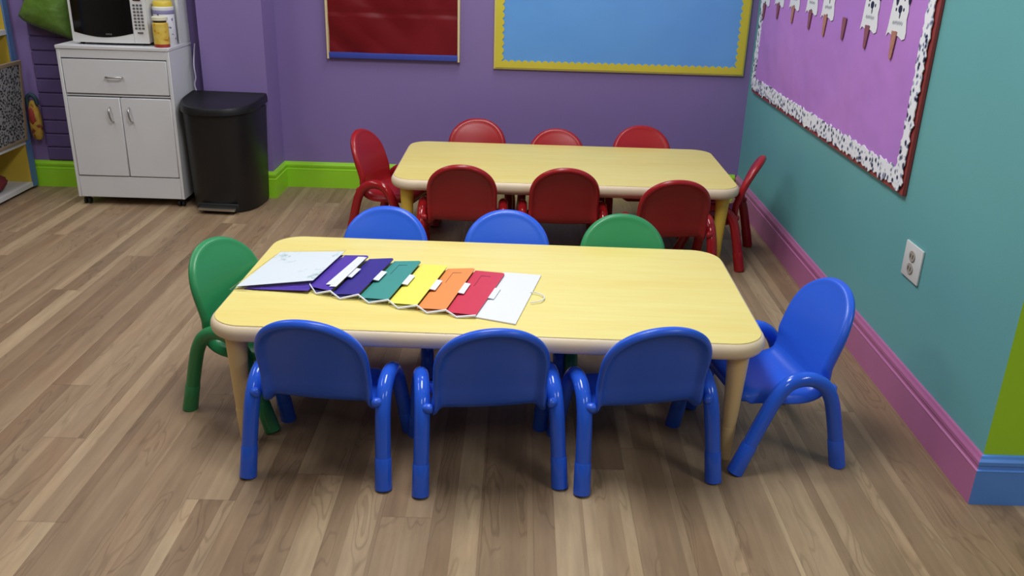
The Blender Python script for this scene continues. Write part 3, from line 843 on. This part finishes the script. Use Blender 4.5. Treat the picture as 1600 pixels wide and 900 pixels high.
for lo, hi in (((-.008, .312, 0), (.008, .332, .42)), ((-.008, -.34, 0), (.008, -.32, .42)), ((-.008, -.32, .403), (.008, .312, .42)), ((-.008, -.32, 0), (.008, .312, .012))): box(bm, lo, hi, .001, 1)
mobj('frame', bm, M['tan_frame'], root)
for o in root.children: o.location.z += 0
root.location.x = sx+.006; root.rotation_euler = (0, .085, 0)
tag(root, 'black and white speckled panel in tan frame standing on yellow bookcase shelf', 'board')
bm = bmesh.new()
bmesh.ops.create_uvsphere(bm, u_segments=24, v_segments=14, radius=1)
for v in bm.verts:
    n = NZ.noise(v.co*2.0); v.co *= (1+.2*n); v.co = Vector((v.co.x*.10, v.co.y*.11, max(v.co.z, -.75)*.055))
lo = min(v.co.z for v in bm.verts)
o = mobj('folded_cloth', bm, M['dark_red'], loc=(sx-.12, 4.45, .0405-lo)); tag(o, 'dark red bundle lying on the lowest shelf of yellow bookcase', 'cloth')
# small yellow and red bag hanging past the bookcase end
root = empty('hanging_bag', (-2.606, 4.752, .266), 0)
bm = bmesh.new(); prof = []
bmesh.ops.create_uvsphere(bm, u_segments=24, v_segments=18, radius=1)
for v in bm.verts:
    c = v.co; z = c.z
    x = math.copysign(abs(c.x)**.6, c.x); y = math.copysign(abs(c.y)**.8, c.y)
    v.co = Vector((x*.031*(1-.15*z), -.026+y*.022, .108+z*.108))
mobj('bag_body', bm, M['bag_yellow'], root)
bm = bmesh.new(); bmesh.ops.create_uvsphere(bm, u_segments=18, v_segments=12, radius=1)
for v in bm.verts: v.co = Vector((v.co.x*.019-.006, -.040+v.co.y*.014, .13+v.co.z*.05))
mobj('patch', bm, M['bag_red'], root)
bm = bmesh.new(); tube(bm, catmull([(-.026, -.030, .19), (-.022, -.034, .228), (0, -.034, .245), (.022, -.034, .228), (.026, -.030, .19)], 8), .011, 10)
mobj('strap', bm, M['bag_teal'], root)
tag(root, 'small yellow bag with red patch and dark strap hanging beside bookcase end', 'bag')
# green plastic bag hanging on the alcove wall
root = empty('green_bag', (-2.43, 4.70, .80))
out = [(-.155, .115), (-.12, .085), (-.03, .050), (.06, .018), (.108, .004), (.120, .03), (.118, .12), (.115, .25), (.11, .36), (.08, .40), (0, .41), (-.06, .38), (-.085, .27), (-.115, .19)]
bm = bmesh.new(); loops = []
cx_, cz_ = .01, .18
def smooth_outline(o): return [(p.x, p.y) for p in catmull([(a, b, 0) for a, b in o]+[(o[0][0], o[0][1], 0)], 5)[:-1]]
so = smooth_outline(out)
for k, yy in ((.55, .050), (.86, .045), (1.0, .010), (.97, -.016), (.82, -.045), (.55, -.062), (.2, -.068)):
    loops.append([(cx_+(a-cx_)*k, yy+.008*NZ.noise(Vector((a*9, b*9, yy*20))), cz_+(b-cz_)*k) for a, b in so])
stack(bm, loops); o = mobj('bag_body', bm, M['bag_green'], root, angle=70)
bm = bmesh.new(); tube(bm, catmull([(-.02, .0, .39), (-.015, .02, .46), (.01, .045, .51), (.035, .02, .46), (.04, .0, .39)], 8), .008, 8)
mobj('handle', bm, M['bag_green'], root)
tag(root, 'green plastic bag hanging on purple wall left of microwave', 'bag')

# ------------------------------------------------------------------ lights: ceiling troffers of the room
def troffer(x, y, e, sx=.6, sy=1.15):
    l = bpy.data.lights.new('ceiling_lamp', 'AREA'); l.shape = 'RECTANGLE'; l.size = sx; l.size_y = sy
    l.energy = e; l.color = (.965, .985, 1.0)
    o = bpy.data.objects.new('ceiling_lamp', l); COL.objects.link(o); o.location = (x, y, H-.02)
for x, y, e in ((-.25, 2.25, 47), (-2.5, 2.25, 17), (0, 4.0, 22), (-2.4, 3.9, 14), (2.6, .2, 34), (-.3, -.7, 16)):
    troffer(x, y, e)
w = bpy.data.worlds.new('world'); sc.world = w; w.use_nodes = True
w.node_tree.nodes['Background'].inputs[0].default_value = (.9, .95, 1, 1)
w.node_tree.nodes['Background'].inputs[1].default_value = .15

# ------------------------------------------------------------------ camera (solved from the photograph)
f, p, r = 1383.114, .3808, .0301; yaw = -.003
fw = Vector((math.sin(yaw)*math.cos(p), math.cos(yaw)*math.cos(p), -math.sin(p)))
rt = Vector((math.cos(yaw), -math.sin(yaw), 0)); up = rt.cross(fw)
rt, up = rt*math.cos(r)+up*math.sin(r), -rt*math.sin(r)+up*math.cos(r)
cam = bpy.data.cameras.new('camera'); co = bpy.data.objects.new('camera', cam); COL.objects.link(co)
co.matrix_world = Matrix(((rt.x, up.x, -fw.x, 0), (rt.y, up.y, -fw.y, 0), (rt.z, up.z, -fw.z, 1.3787), (0, 0, 0, 1)))
cam.sensor_width = 36; cam.lens = f/1600*36; cam.clip_start = .02
sc.camera = co
vs = sc.view_settings; vs.view_transform = 'Standard'; vs.look = 'None'; vs.gamma = 1; vs.use_curve_mapping = False
vs.exposure = 0.0
sc.cycles.use_denoising = True
